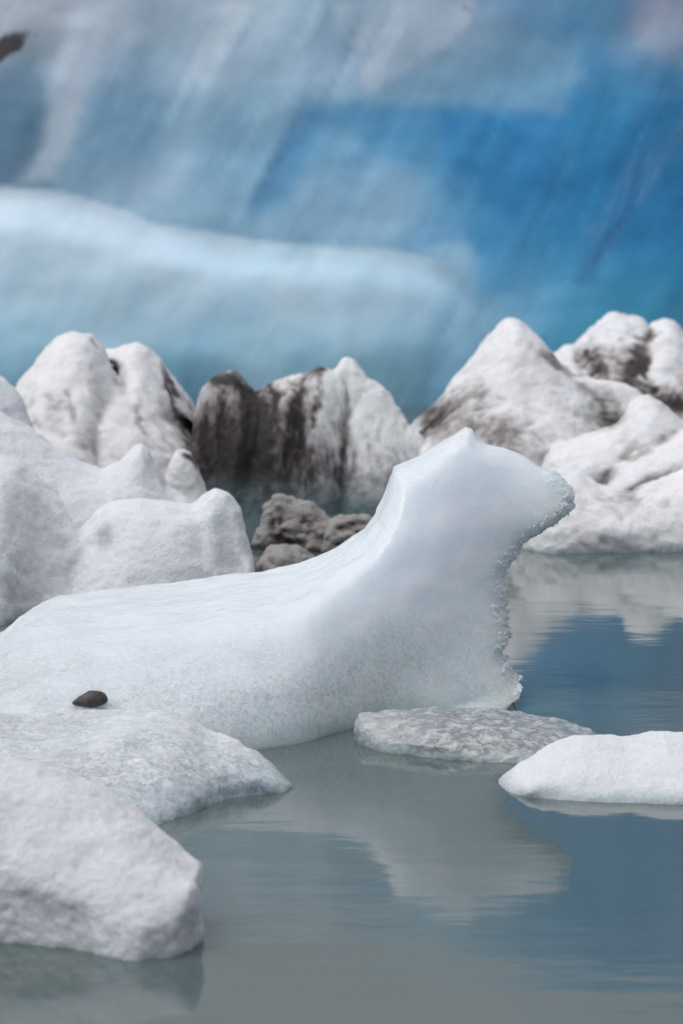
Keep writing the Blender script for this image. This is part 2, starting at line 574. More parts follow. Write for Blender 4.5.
# clear slab
N = NT('clear_bubbly_ice')
mid = N.noise(16, 6, 0.66, dist=0.8); fine = N.noise(110, 4, 0.7)
wv = N.n('ShaderNodeVectorMath', operation='ADD'); q_ = N.n('ShaderNodeTexNoise'); q_.inputs['Scale'].default_value = 40; N.l(N.co, q_.inputs['Vector'])
ms = N.n('ShaderNodeVectorMath', operation='SCALE'); N.l(q_.outputs['Color'], ms.inputs[0]); ms.inputs['Scale'].default_value = 0.06
N.l(N.co, wv.inputs[0]); N.l(ms.outputs[0], wv.inputs[1])
cell = N.voro(110, 'F1', vec=wv.outputs[0], out='Color'); cs = N.n('ShaderNodeSeparateColor'); N.l(cell, cs.inputs[0])
c = N.mix(N.rng(mid, 0.42, 0.60), (0.34, 0.37, 0.39), (0.80, 0.83, 0.86))
sx0 = N.n('ShaderNodeSeparateXYZ'); N.l(N.co, sx0.inputs[0])
c = N.mix(N.math('MULTIPLY', N.rng(N.math('ADD', sx0.outputs['X'], N.math('MULTIPLY', mid, 0.25)), 0.0, -0.45), 0.7), c, (0.82, 0.86, 0.89))
c = N.mix(N.math('MULTIPLY', N.rng(cs.outputs[0], 0.6, 0.95), 0.35), c, (0.85, 0.87, 0.9))
c = N.mix(N.math('MULTIPLY', N.rng(fine, 0.5, 0.7), 0.5), c, (0.34, 0.36, 0.38))
sx = N.n('ShaderNodeSeparateXYZ'); N.l(N.co, sx.inputs[0])
c = N.mix(N.rng(N.math('ADD', sx.outputs['Z'], N.math('MULTIPLY', mid, 0.03)), 0.055, 0.03), c, (0.55, 0.63, 0.66))
N.l(c, N.b.inputs['Base Color'])
N.b.inputs['Roughness'].default_value = 0.15; N.b.inputs['IOR'].default_value = 1.31
N.b.inputs['Transmission Weight'].default_value = 0.3
set_sss(N, 0.8, (0.7, 0.9, 1.0), 0.05)
N.b.inputs['Coat Weight'].default_value = 0.6; N.b.inputs['Coat Roughness'].default_value = 0.08
N.l(N.bump(cs.outputs[2], 0.012, 1.0, N.bump(mid, 0.03, 1.0)), N.b.inputs['Normal'])
M_clear = N.m

# crystal edge
N = NT('glittering_crystal_ice')
N.b.inputs['Base Color'].default_value = (0.9, 0.93, 0.96, 1)
N.b.inputs['Roughness'].default_value = 0.12; N.b.inputs['IOR'].default_value = 1.31
tl = N.n('ShaderNodeBsdfTranslucent'); tl.inputs['Color'].default_value = (0.95, 0.98, 1.0, 1)
mxs = N.n('ShaderNodeMixShader'); mxs.inputs[0].default_value = 0.6
N.l(N.b.outputs[0], mxs.inputs[1]); N.l(tl.outputs[0], mxs.inputs[2]); N.l(mxs.outputs[0], N.out.inputs['Surface'])
M_crystal = N.m

# blue wall
N = NT('deep_blue_glacier_ice')
tint = N.attr('tint', 'Color')
sx = N.n('ShaderNodeSeparateXYZ'); N.l(N.co, sx.inputs[0])
cx = N.n('ShaderNodeCombineXYZ')
N.l(N.math('MULTIPLY', N.math('SUBTRACT', N.math('MULTIPLY', sx.outputs['X'], .9), N.math('MULTIPLY', sx.outputs['Z'], .45)), 2.6), cx.inputs[0])
N.l(N.math('MULTIPLY', N.math('ADD', N.math('MULTIPLY', sx.outputs['X'], .45), N.math('MULTIPLY', sx.outputs['Z'], .9)), 0.5), cx.inputs[2])
st = cx.outputs[0]
n1 = N.noise(1.1, 6, 0.6, vec=st, dist=0.6); n2 = N.noise(3.5, 6, 0.65, vec=st, dist=0.8); n3 = N.noise(2.0, 4, 0.6)
nn = N.math('ADD', N.math('MULTIPLY', N.math('SUBTRACT', n1, 0.5), 0.9), N.math('MULTIPLY', N.math('SUBTRACT', n2, 0.5), 0.7))
nn = N.math('MULTIPLY', nn, N.rng(n3, 0.3, 0.6, 0.4, 1.0))
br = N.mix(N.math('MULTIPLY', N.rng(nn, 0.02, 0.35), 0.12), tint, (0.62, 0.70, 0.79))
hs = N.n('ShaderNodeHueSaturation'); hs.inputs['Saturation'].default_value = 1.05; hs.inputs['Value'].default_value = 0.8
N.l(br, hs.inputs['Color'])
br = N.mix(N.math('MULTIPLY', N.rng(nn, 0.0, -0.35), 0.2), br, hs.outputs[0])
dk = N.attr('dirt_tone')
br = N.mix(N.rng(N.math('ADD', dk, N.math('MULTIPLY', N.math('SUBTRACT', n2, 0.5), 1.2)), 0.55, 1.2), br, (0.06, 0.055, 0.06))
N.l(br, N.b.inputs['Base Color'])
N.b.inputs['Roughness'].default_value = 0.45; N.b.inputs['IOR'].default_value = 1.31
set_sss(N, 0.3, (0.4, 0.8, 1.0), 0.1)
N.l(N.bump(n2, 0.02, 0.3), N.b.inputs['Normal'])
M_blue = N.m

# stone
N = NT('wet_basalt')
c = N.mix(N.rng(N.noise(60, 4), 0.35, 0.7), (0.022, 0.02, 0.02), (0.06, 0.052, 0.05))
N.l(c, N.b.inputs['Base Color']); N.b.inputs['Roughness'].default_value = 0.5
N.l(N.bump(N.noise(90, 4), 0.004, 0.6), N.b.inputs['Normal'])
M_stone = N.m

# water
N = NT('glacial_lagoon_water')
n0 = N.noise(0.35, 3)
c = N.mix(N.rng(n0, 0.35, 0.65), (0.070, 0.104, 0.106), (0.082, 0.110, 0.111))
N.l(c, N.b.inputs['Base Color'])
N.b.inputs['Roughness'].default_value = 0.05; N.b.inputs['IOR'].default_value = 1.333
v1 = N.mapping(scale=(0.6, 1.6, 1)); v2 = N.mapping(rot=(0, 0, 0.3), scale=(1.0, 2.4, 1), loc=(3, 1, 0))
w = N.math('ADD', N.math('MULTIPLY', N.noise(2.2, 3, 0.5, vec=v1), 1.0), N.math('MULTIPLY', N.noise(9, 3, 0.55, vec=v2), 0.12))
w = N.math('MULTIPLY', w, N.rng(N.noise(0.5, 2), 0.35, 0.65, 0.45, 1.0))
N.l(N.bump(w, 0.007, 0.45), N.b.inputs['Normal'])
M_water = N.m


def tag(o, label, cat, group=None):
    o['label'] = label; o['category'] = cat
    if group:
        o['group'] = group


# ------------------------------------------------------------------ water and world
me = bpy.data.meshes.new('lagoon_water')
s = 4000
me.from_pydata([(-s, -s, 0), (s, -s, 0), (s, s, 0), (-s, s, 0)], [], [(0, 1, 2, 3)])
me.materials.append(M_water)
wo = bpy.data.objects.new('lagoon_water', me); col.objects.link(wo); wo['kind'] = 'structure'

SUN_EL, SUN_AZ = math.radians(68), math.radians(265)
world = bpy.data.worlds.new("World"); scene.world = world; world.use_nodes = True
wt = world.node_tree; bg = wt.nodes['Background']
sky = wt.nodes.new('ShaderNodeTexSky'); sky.sky_type = 'NISHITA'; sky.sun_disc = False
sky.sun_elevation = SUN_EL; sky.sun_rotation = SUN_AZ; sky.air_density = 1.0; sky.dust_density = 4.0
hsv = wt.nodes.new('ShaderNodeHueSaturation'); hsv.inputs['Saturation'].default_value = 0.22
wt.links.new(sky.outputs[0], hsv.inputs['Color'])
# overcast: brighter overhead than at the horizon, with soft cloud mottling
tc = wt.nodes.new('ShaderNodeTexCoord'); sz = wt.nodes.new('ShaderNodeSeparateXYZ'); wt.links.new(tc.outputs['Generated'], sz.inputs[0])
mr = wt.nodes.new('ShaderNodeMapRange'); mr.inputs[1].default_value = 0.0; mr.inputs[2].default_value = 0.9
mr.inputs[3].default_value = 1.05; mr.inputs[4].default_value = 1.2
wt.links.new(sz.outputs['Z'], mr.inputs[0])
cn = wt.nodes.new('ShaderNodeTexNoise'); cn.inputs['Scale'].default_value = 2.5; cn.inputs['Detail'].default_value = 5
wt.links.new(tc.outputs['Generated'], cn.inputs['Vector'])
cm = wt.nodes.new('ShaderNodeMapRange'); cm.inputs[1].default_value = 0.3; cm.inputs[2].default_value = 0.7
cm.inputs[3].default_value = 0.8; cm.inputs[4].default_value = 1.15
wt.links.new(cn.outputs['Fac'], cm.inputs[0])
mu = wt.nodes.new('ShaderNodeMath'); mu.operation = 'MULTIPLY'; wt.links.new(mr.outputs[0], mu.inputs[0]); wt.links.new(cm.outputs[0], mu.inputs[1])
vm = wt.nodes.new('ShaderNodeVectorMath'); vm.operation = 'SCALE'
wt.links.new(hsv.outputs[0], vm.inputs[0]); wt.links.new(mu.outputs[0], vm.inputs['Scale'])
wt.links.new(vm.outputs[0], bg.inputs['Color'])
bg.inputs['Strength'].default_value = 0.14

sd = bpy.data.lights.new('sun', 'SUN'); sun = bpy.data.objects.new('sun', sd); col.objects.link(sun)
sd.energy = 0.6; sd.angle = math.radians(50); sd.color = (1.0, 0.96, 0.92)
# direction towards the sun (nishita rotation measured from +Y clockwise)
dx, dy, dz = math.sin(SUN_AZ) * math.cos(SUN_EL), math.cos(SUN_AZ) * math.cos(SUN_EL), math.sin(SUN_EL)
sun.rotation_euler = Vector((dx, dy, dz)).to_track_quat('Z', 'Y').to_euler()
scene.view_settings.view_transform = 'Standard'
scene.view_settings.look = 'None'
scene.view_settings.exposure = 0

# ------------------------------------------------------------------ the blue berg behind
ctrl = [
 (5,5,165,168,182),(60,5,165,168,182),(120,5,165,178,198),(200,5,158,176,196),(300,5,160,182,202),(400,5,162,180,202),(470,5,155,158,172),(540,5,115,140,165),(600,5,100,135,160),(670,5,150,143,158),
 (40,40,120,130,145),(95,40,155,168,188),(200,40,140,165,188),(300,40,152,176,200),(380,40,160,175,198),(430,40,158,165,182),(480,40,135,155,175),(560,40,75,130,168),(640,40,110,132,155),
 (20,80,90,122,150),(120,80,125,155,182),(200,80,146,168,192),(300,80,152,177,200),(350,80,156,178,202),(420,80,125,158,185),(500,80,90,142,178),(600,80,50,120,165),(670,80,60,112,150),
 (15,120,85,115,140),(110,120,118,150,178),(200,120,122,158,185),(270,120,130,165,190),(340,120,100,150,185),(420,120,75,138,182),(500,120,55,128,178),(560,120,45,125,178),(620,120,45,118,165),(670,120,38,108,155),
 (15,160,95,122,145),(100,160,125,155,182),(170,160,142,170,195),(230,160,125,162,190),(300,160,112,155,188),(380,160,118,160,195),(460,160,75,138,180),(530,160,38,118,172),(600,160,40,115,165),(670,160,35,104,152),
 (120,190,150,176,198),(180,205,140,170,195),(250,210,125,160,185),(300,205,140,172,198),(380,200,138,172,200),(450,200,105,155,192),(495,200,50,122,172),(560,200,42,118,170),(670,200,35,108,158),
 (5,205,175,195,215),(60,210,172,192,212),(120,225,170,190,212),(200,245,165,188,210),(280,258,155,184,206),
 (20,245,162,188,208),(100,250,160,186,206),(200,270,152,180,202),(300,270,146,178,202),(400,262,148,180,205),(455,268,142,178,205),(500,255,65,132,175),(560,245,45,120,168),(670,245,38,110,160),
 (20,290,148,180,200),(100,290,144,177,198),(200,295,142,175,198),(300,290,158,186,207),(380,290,156,185,206),(440,290,132,172,200),(500,290,105,158,192),(560,290,75,143,182),(650,290,50,128,168),
 (20,325,135,172,196),(120,325,138,174,197),(250,330,136,174,198),(350,325,150,184,208),(420,325,142,180,205),(480,325,128,170,198),(640,330,65,135,170),
 (10,348,130,175,200),(250,348,138,182,204),(400,348,122,170,195),(440,350,90,145,175),
 (10,366,80,140,170),(200,366,92,150,178),(300,368,92,145,170),(400,368,92,145,170),(560,368,65,130,160),
 (10,398,60,118,145),(200,398,60,118,145),(400,398,78,130,152),(600,398,50,108,140),
 (0,-60,160,172,190),(200,-60,158,174,192),(380,-60,140,162,182),(480,-60,70,128,170),(560,-60,48,118,168),(670,-60,45,114,162),
 (0,-180,165,168,178),(300,-180,150,162,176),(420,-180,125,148,168),(500,-180,50,120,170),(650,-180,48,116,166),
 (0,-300,180,170,173),(300,-300,178,170,173),(600,-300,70,125,165),(450,-300,150,155,165),
 (300,-480,178,172,174),(650,-480,178,172,174),(0,-480,178,172,174),
 (850,100,55,116,158),(850,-150,60,120,160),(850,300,55,120,160),(-150,100,120,148,172),(-150,300,148,175,196),(-150,-200,160,165,175),
]
CT = np.array(ctrl, float)
CTL = np.array([lin(c[2:]) for c in ctrl])


# bodies of clear blue ice, bubbly ice and old snow in the wall: outline, softness, colour, strength
FEATURES = [
    ([(75, 0), (118, 0), (100, 60), (84, 100), (70, 150), (58, 188), (15, 186), (38, 145), (52, 95), (66, 40)], 7, (172, 184, 202), .75),
    ([(-40, 70), (0, 72), (30, 62), (42, 70), (36, 130), (16, 178), (-40, 180)], 8, (85, 116, 142), .6),
    ([(80, 95), (135, 92), (205, 91), (190, 130), (155, 163), (72, 176)], 5, (116, 150, 178), .7),
    ([(170, 168), (190, 158), (175, 185), (150, 205), (110, 192), (130, 180)], 7, (160, 180, 202), .5),
    ([(330, 0), (478, 0), (448, 42), (425, 58), (398, 76), (362, 102), (355, 60)], 4, (168, 181, 200), .8),
    ([(205, 0), (250, 0), (210, 60), (195, 85), (182, 80)], 6, (165, 180, 200), .5),
    ([(430, 52), (500, 34), (575, 42), (582, 80), (560, 112), (362, 102), (398, 78)], 7, (118, 152, 178), .55),
    ([(298, 104), (420, 106), (556, 122), (572, 136), (548, 195), (505, 288), (480, 292), (470, 215), (420, 170), (350, 132), (318, 140), (288, 200), (246, 214), (272, 160)], 7, (68, 134, 180), .55),
    ([(440, 112), (560, 122), (570, 138), (545, 190), (520, 235), (480, 200), (440, 160)], 7, (38, 116, 172), .6),
    ([(572, 138), (580, 150), (552, 205), (512, 290), (506, 288), (546, 196)], 4, (70, 136, 178), .4),
    ([(640, 178), (648, 180), (590, 280), (578, 282)], 4, (38, 100, 150), .55),
    ([(634, -20), (760, -20), (760, 66), (683, 60), (655, 50), (640, 30)], 12, (138, 142, 160), .45),
    ([(335, 247), (470, 246), (480, 262), (474, 288), (440, 312), (330, 300)], 5, (150, 184, 208), .45),
]


def wall_attrs(V, Q):
    u, v = project(V)
    P = V * np.array([1, 1, 1])
    u = u + fbm(P, 1.6, 4, seed=5.5) * 10
    v = v + fbm(P, 1.6, 4, seed=8.5) * 6
    acc = np.zeros((2, len(V), 3)); w = np.zeros((2, len(V)))
    cu = np.array([-900, -300, -60, 0, 65, 120, 155, 200, 250, 330, 400, 460, 520]); cv = np.array([240, 200, 186, 188, 193, 208, 223, 230, 240, 244, 250, 262, 330])
    crest = np.interp(u, cu, cv); side = (v > crest).astype(int)
    m = smooth(-3, 4, v - crest); m = np.where(u > 400, np.maximum(m * smooth(520, 400, u), smooth(-60, 60, v - crest) * smooth(400, 470, u)), m)
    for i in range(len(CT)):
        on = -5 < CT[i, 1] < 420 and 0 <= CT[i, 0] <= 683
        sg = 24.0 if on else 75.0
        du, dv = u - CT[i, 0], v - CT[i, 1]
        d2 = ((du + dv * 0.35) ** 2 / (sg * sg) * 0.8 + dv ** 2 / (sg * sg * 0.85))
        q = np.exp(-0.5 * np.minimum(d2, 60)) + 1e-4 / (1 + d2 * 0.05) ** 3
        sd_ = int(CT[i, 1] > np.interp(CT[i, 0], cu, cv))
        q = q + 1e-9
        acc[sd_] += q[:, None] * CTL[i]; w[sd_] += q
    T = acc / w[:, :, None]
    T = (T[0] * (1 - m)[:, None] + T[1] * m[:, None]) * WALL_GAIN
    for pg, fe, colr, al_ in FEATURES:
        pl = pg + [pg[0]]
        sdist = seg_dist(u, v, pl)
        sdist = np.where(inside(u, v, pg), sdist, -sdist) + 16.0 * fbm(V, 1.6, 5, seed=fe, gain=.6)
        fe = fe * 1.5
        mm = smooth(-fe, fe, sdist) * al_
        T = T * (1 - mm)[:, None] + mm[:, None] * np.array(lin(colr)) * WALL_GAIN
    # slanting bands of clearer and bubbly ice
    ac = V[:, 0] * .9 - V[:, 2] * .45; al = V[:, 0] * .45 + V[:, 2] * .9
    S = np.stack([ac * 2.0, V[:, 1] * .3, al * .45], 1)
    b1 = fbm(S, 1.3, 4, seed=31.0, gain=.6); b2 = fbm(S, 4.0, 3, seed=41.0)
    def cells(sx_, sz_, n, seed, warp):
        r = np.random.RandomState(seed)
        cx_, cz_ = r.uniform(-9, 9, n), r.uniform(-5, 9, n); val = r.uniform(-1, 1, n)
        wu = fbm(V, 1.1, 3, seed=seed * 1.0) * warp; ww = fbm(V, 1.1, 3, seed=seed + 20.0) * warp
        best = np.full(len(V), 1e9); sec = np.full(len(V), 1e9); bv = np.zeros(len(V)); v2 = np.zeros(len(V))
        for a_, b_, q_ in zip(cx_, cz_, val):
            d_ = np.sqrt(((ac + wu - a_) / sx_) ** 2 + ((al + ww - b_) / sz_) ** 2)
            new = d_ < best
            sec2 = np.where(new, best, np.minimum(sec, d_)); v2 = np.where(new, bv, np.where(d_ < sec, q_, v2))
            sec = sec2; bv = np.where(new, q_, bv); best = np.minimum(best, d_)
        f_ = 0.5 + 0.5 * smooth(0, 0.35, sec - best)
        return bv * f_ + v2 * (1 - f_)
    b3 = fbm(S * np.array([2.5, 1, 1.6]), 3.0, 4, seed=51.0, gain=.65, ridged=True)
    k = np.exp(0.26 * b1 + 0.13 * b2 + 0.09 * b3 + 0.10 * cells(0.45, 1.3, 260, 3, .5) + 0.08 * cells(0.2, 0.6, 900, 5, .3))
    lines = [(282, 150, 4, 60, 26, .7), (262, 185, 3, 36, 24, .7), (300, 135, 3, 40, 30, .5), (531, 225, 3, 62, 24, .6), (612, 230, 2.5, 56, 26, .8), (346, 40, 3, 66, 20, .5), (150, 125, 4, 40, 28, .3),
             (232, 150, 3, 50, 30, .3), (402, 165, 3, 50, 28, .3), (560, 170, 3, 40, 24, .4), (372, 40, 2.5, 44, 24, .5), (200, 88, 4, 5, 0, .6), (30, 140, 8, 50, 8, .4), (440, 330, 4, 40, 16, .3), (250, 320, 4, 40, 20, .2),
             (305, 30, 4, 50, 24, -.35), (230, 40, 4, 50, 26, -.35), (335, 80, 4, 30, 24, -.3), (180, 110, 4, 60, 24, -.2), (255, 120, 4, 50, 28, -.22), (290, 285, 7, 40, 22, -.28), (320, 270, 4, 36, 26, -.2),
             (390, 300, 5, 34, 24, -.2), (455, 330, 8, 30, 30, -.28), (480, 318, 5, 26, 34, -.25), (160, 275, 6, 40, 24, -.15), (60, 280, 7, 44, 24, -.15), (490, 150, 4, 60, 26, -.25), (590, 200, 4, 60, 26, -.2), (640, 140, 4, 60, 24, -.2), (410, 215, 5, 40, 50, -.25)]
    lm = np.zeros(len(V))
    lu, lv = u + 8 * b2, v + 8 * b2
    for (px, py, rx, ry, ang, st) in lines:
        a = math.radians(ang)
        dx, dy = lu - px, lv - py
        lm += st * np.exp(-((dx * math.cos(a) + dy * math.sin(a)) / rx) ** 2 - ((-dx * math.sin(a) + dy * math.cos(a)) / ry) ** 2)
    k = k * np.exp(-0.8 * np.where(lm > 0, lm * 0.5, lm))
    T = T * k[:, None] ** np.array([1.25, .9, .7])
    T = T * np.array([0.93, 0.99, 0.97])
    T = T * (1 - (0.35 + .15 * smooth(120, 350, u)) * np.exp(-((v - crest - 14) / 15) ** 2) * smooth(500, 440, u) + 0.36 * m * smooth(520, 420, u) * smooth(372, 335, v))[:, None]  # lip albedo lowered against its strong sun; shelf face below made paler
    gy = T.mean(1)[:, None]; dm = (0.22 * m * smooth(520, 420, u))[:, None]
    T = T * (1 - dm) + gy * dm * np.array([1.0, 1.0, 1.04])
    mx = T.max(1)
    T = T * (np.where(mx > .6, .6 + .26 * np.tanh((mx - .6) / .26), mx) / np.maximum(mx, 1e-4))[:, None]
    return {'tint': np.clip(T, 0, 0.9)}


WALL_GAIN = 1.30
YB = 29.2
big = layer([(-900, -120), (-700, -170), (-300, -230), (0, -200), (200, -190), (420, -225), (560, -280), (700, -290), (950, -240), (1300, -140), (1600, 40), (1700, 395)], YB, [(-900, 404), (1700, 404)],
            lean=0.42, R=0.8, back=2.5, zb=-0.4, tmin=0.6)
big['top'] = [(-1100, 395)] + big['top']
shelf = layer([(-900, 240), (-300, 200), (-60, 186), (0, 188), (65, 193), (120, 208), (155, 223), (200, 230), (250, 240), (330, 244), (400, 250), (460, 262), (490, 300), (520, 400)], YB - 0.08,
              [(-900, 408), (340, 408), (520, 405)], lean=0.40, R=0.25, back=1.5, zb=-0.4, k=0.25, tmin=0.5)
wall_disp = [(0.14, 0.5, 3, False, 2.2), (0.02, 3.0, 3, False, 7.1)]
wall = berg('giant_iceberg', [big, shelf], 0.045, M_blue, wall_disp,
            dirt_tone=[(4, 48, 34, 10, -38, 1.35), (466, 8, 5, 14, 25, 1.0), (486, 6, 8, 6, 0, .7), (270, 160, 10, 45, 25, 0.3), (-40, 60, 60, 24, -20, 1.2)], attrs_fn=wall_attrs, yres=0.06)
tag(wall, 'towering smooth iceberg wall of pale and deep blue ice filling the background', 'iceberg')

# ------------------------------------------------------------------ middle distance
twin2 = layer([(95, 372), (106, 349), (119, 345), (138, 341), (148, 346), (161, 359), (170, 371), (178, 383), (190, 398), (204, 418), (215, 470), (222, 530)], 23.0,
              [(90, 535), (225, 530)], lean=0.55, R=0.45, back=0.16, sharp=0.3, k=0.03)
twin1 = layer([(-30, 500), (0, 420), (14, 388), (29, 368), (45, 347), (58, 334), (71, 330), (84, 332), (93, 334), (103, 346), (113, 368), (122, 391), (135, 413), (146, 436), (156, 480), (160, 540)], 22.5,
              [(-40, 545), (160, 540)], lean=0.6, R=0.5, back=0.16, sharp=0.3, k=0.03,
              bumps=[(60, 420, 18, 25, -0.08), (95, 380, 10, 40, 0.07, -20), (40, 400, 12, 30, 0.05, 20)])
twin0 = layer([(-40, 500), (10, 440), (60, 400), (104, 366), (120, 366), (150, 380), (176, 400), (196, 424), (214, 450), (228, 530)], 23.1,
              [(-40, 530), (230, 530)], lean=0.45, R=0.3, back=0.3, sharp=0.0, k=0.04)
twin = berg('iceberg', [twin0, twin2, twin1], 0.014, M_twin, form_tone=(.35, .3, .35), disp= [(0.025, 1.7, 3, False, 1.3), (0.016, 8, 4, False, 4.0), (-0.008, 8, 4, True, 6.0), (0.005, 24, 3, False, 6.0)],
            dirt_tone=[(95, 345, 6, 16, -30, 1.0), (112, 372, 4, 18, -25, .45), (170, 385, 4, 32, -22, 1.5), (180, 425, 16, 40, -15, .45), (45, 400, 26, 18, 30, .7),
                  (72, 415, 5, 12, -20, .9), (85, 440, 22, 14, 0, .8), (140, 420, 5, 25, -10, .8), (40, 425, 20, 10, 20, .7), (68, 392, 4, 8, 0, .8), (195, 440, 12, 60, 0, .7), (150, 480, 30, 30, 0, .35), (150, 420, 34, 50, 0, .22), (190, 430, 20, 60, 0, .3)])
tag(twin, 'dirty white iceberg with two rounded peaks left of the ash streaked one', 'iceberg')

dk1 = layer([(180, 520), (192, 440), (197, 405), (203, 388), (212, 379), (217, 375), (224, 372), (235, 372), (241, 376), (249, 387), (256, 393), (262, 390), (268, 386), (280, 381), (290, 379), (300, 376), (311, 373), (318, 368), (327, 369), (332, 372), (345, 385), (355, 420), (362, 520)], 22.7,
            [(180, 517), (262, 516), (400, 514)], lean=0.38, R=0.3, back=0.16, sharp=0.2, k=0.06,
            bumps=[(258, 430, 5, 50, -0.05, -8), (238, 430, 7, 60, 0.08, -6), (278, 420, 8, 50, 0.06, -5), (222, 420, 5, 50, -0.07), (300, 420, 7, 50, -0.05, 8), (212, 440, 8, 50, .05)])
dk2 = layer([(318, 420), (328, 385), (336, 368), (344, 359), (352, 360), (360, 367), (366, 377), (374, 382), (386, 388), (395, 402), (408, 425), (420, 437), (432, 448), (446, 480), (456, 520)], 22.6,
            [(318, 516), (456, 514)], lean=0.50, R=0.45, back=0.16, sharp=0.3, k=0.05, bumps=[(362, 395, 5, 20, -0.05, -20)])
dark = berg('iceberg', [dk1, dk2], 0.014, M_dark, form_tone=(.3, .25, .35), disp= [(0.02, 1.8, 3, False, 3.3), (0.02, 7, 4, False, 4.0, (1.6, 1, .5)), (0.014, 13, 3, True, 6.0, (1.5, 1, .5))],
            dirt_tone=[(222, 378, 22, 9, -5, 1.3), (245, 395, 4, 26, -20, 1.2), (262, 420, 4, 45, -12, 1.7), (274, 400, 4, 24, 0, 1.3), (322, 372, 12, 7, -20, 1.5), (300, 395, 4, 30, 15, .7),
                  (222, 440, 34, 70, 0, .75), (285, 440, 46, 80, 0, .85), (210, 470, 16, 60, 0, .6), (240, 480, 26, 40, 0, .7), (305, 400, 15, 40, 10, .35), (346, 480, 90, 10, 0, .25), (268, 460, 3, 40, 0, .6), (256, 470, 3, 40, 4, .9), (232, 450, 3, 50, 2, .7), (240, 430, 66, 110, 0, .62), (400, 470, 60, 26, 20, .28), (340, 470, 50, 40, 0, .28), (318, 400, 4, 40, 14, .6), (244, 420, 3, 40, -8, .8)])
tag(dark, 'iceberg with black ash streaks on its left and a clean white peak on its right', 'iceberg')

rb = layer([(520, 400), (545, 360), (560, 351), (576, 345), (589, 335), (601, 322), (611, 315), (624, 319), (640, 322), (648, 331), (656, 326), (667, 322), (675, 327), (685, 338), (702, 348), (740, 360), (790, 420), (800, 470)], 25.4,
           [(530, 470), (800, 475)], lean=0.45, R=0.4, back=0.16, sharp=0.5, bumps=[(610, 345, 18, 12, .06), (668, 360, 16, 25, .12), (640, 365, 8, 30, -.10, 20), (590, 370, 14, 14, -.06)])
rback = berg('iceberg', [rb], 0.016, M_right, form_tone=(.4, .5), disp= [(0.04, 2.2, 3, False, 1.3), (0.028, 6, 4, True, 4.0), (0.015, 14, 3, True, 6.0)],
             dirt_tone=[(640, 362, 12, 34, 20, 1.6), (602, 368, 36, 16, 8, 1.25), (583, 350, 14, 12, 0, .8), (660, 400, 60, 12, 14, 1.3), (620, 340, 8, 8, 0, .6), (680, 395, 30, 20, 10, .9), (645, 335, 10, 6, 0, .8), (620, 352, 20, 8, 0, .7), (665, 355, 12, 20, 0, -.4)])
tag(rback, 'small ash mottled iceberg peeking over the right end of the large grey one', 'iceberg')

A0 = layer([(380, 520), (396, 445), (420, 422), (450, 392), (480, 360), (560, 380), (640, 440), (660, 540)], 23.1,
           [(380, 522), (660, 522)], lean=0.55, R=0.3, back=0.3, sharp=0.0, k=0.05)
A = layer([(392, 500), (400, 440), (411, 425), (431, 407), (451, 382), (463, 368), (469, 360), (482, 342), (495, 327), (503, 318), (511, 314), (521, 319), (537, 332), (550, 347), (560, 360), (579, 376), (600, 390), (640, 440), (660, 540)], 22.9,
          [(398, 522), (660, 522)], lean=0.60, R=0.55, back=0.16, sharp=0.3, k=0.05, bumps=[(505, 370, 22, 40, .07)])
B = layer([(520, 470), (532, 420), (545, 392), (556, 381), (570, 378), (590, 377), (620, 381), (640, 390), (655, 400), (668, 408), (685, 424), (720, 440), (780, 470), (830, 545)], 22.75,
          [(520, 508), (830, 508)], lean=0.50, R=0.16, back=0.16, sharp=0.0, k=0.05,
          bumps=[(588, 412, 28, 24, -.30), (556, 400, 6, 40, .06)])
E = layer([(528, 545), (538, 480), (546, 455), (554, 444), (566, 441), (582, 436), (598, 428), (612, 417), (626, 406), (638, 395), (648, 393), (660, 401), (676, 414), (692, 430), (740, 460), (800, 545)], 22.0,
          [(528, 532), (800, 532)], lean=0.50, R=0.15, back=0.16, sharp=0.0, k=0.03, bumps=[(590, 455, 12, 18, .05), (625, 440, 10, 25, -.05, 30)])
Cc = layer([(596, 510), (604, 478), (614, 464), (636, 450), (660, 440), (680, 430), (700, 428), (730, 450), (760, 540)], 21.7,
           [(592, 538), (760, 538)], lean=0.50, R=0.10, back=0.16, sharp=0.0, k=0.02)
D = layer([(500, 540), (515, 490), (530, 470), (560, 468), (580, 472), (600, 484), (630, 490), (660, 478), (690, 462), (760, 470), (860, 548)], 21.35,
          [(500, 551), (560, 554), (683, 552), (860, 550)], lean=0.30, R=0.22, back=0.16, sharp=0.0, k=0.12, bumps=[(620, 520, 40, 14, .06)])
bc = at(588, 402, 22.25)


def bowl(F, X, Y, Z):
    q = np.sqrt(((X - bc[0] + 0.25 * (Z - bc[2])) / 0.23) ** 2 + ((Y - bc[1]) / 0.50) ** 2 + ((Z - bc[2]) / 0.17) ** 2) - 1
    return -smin(-F, q * 0.6, 0.06)


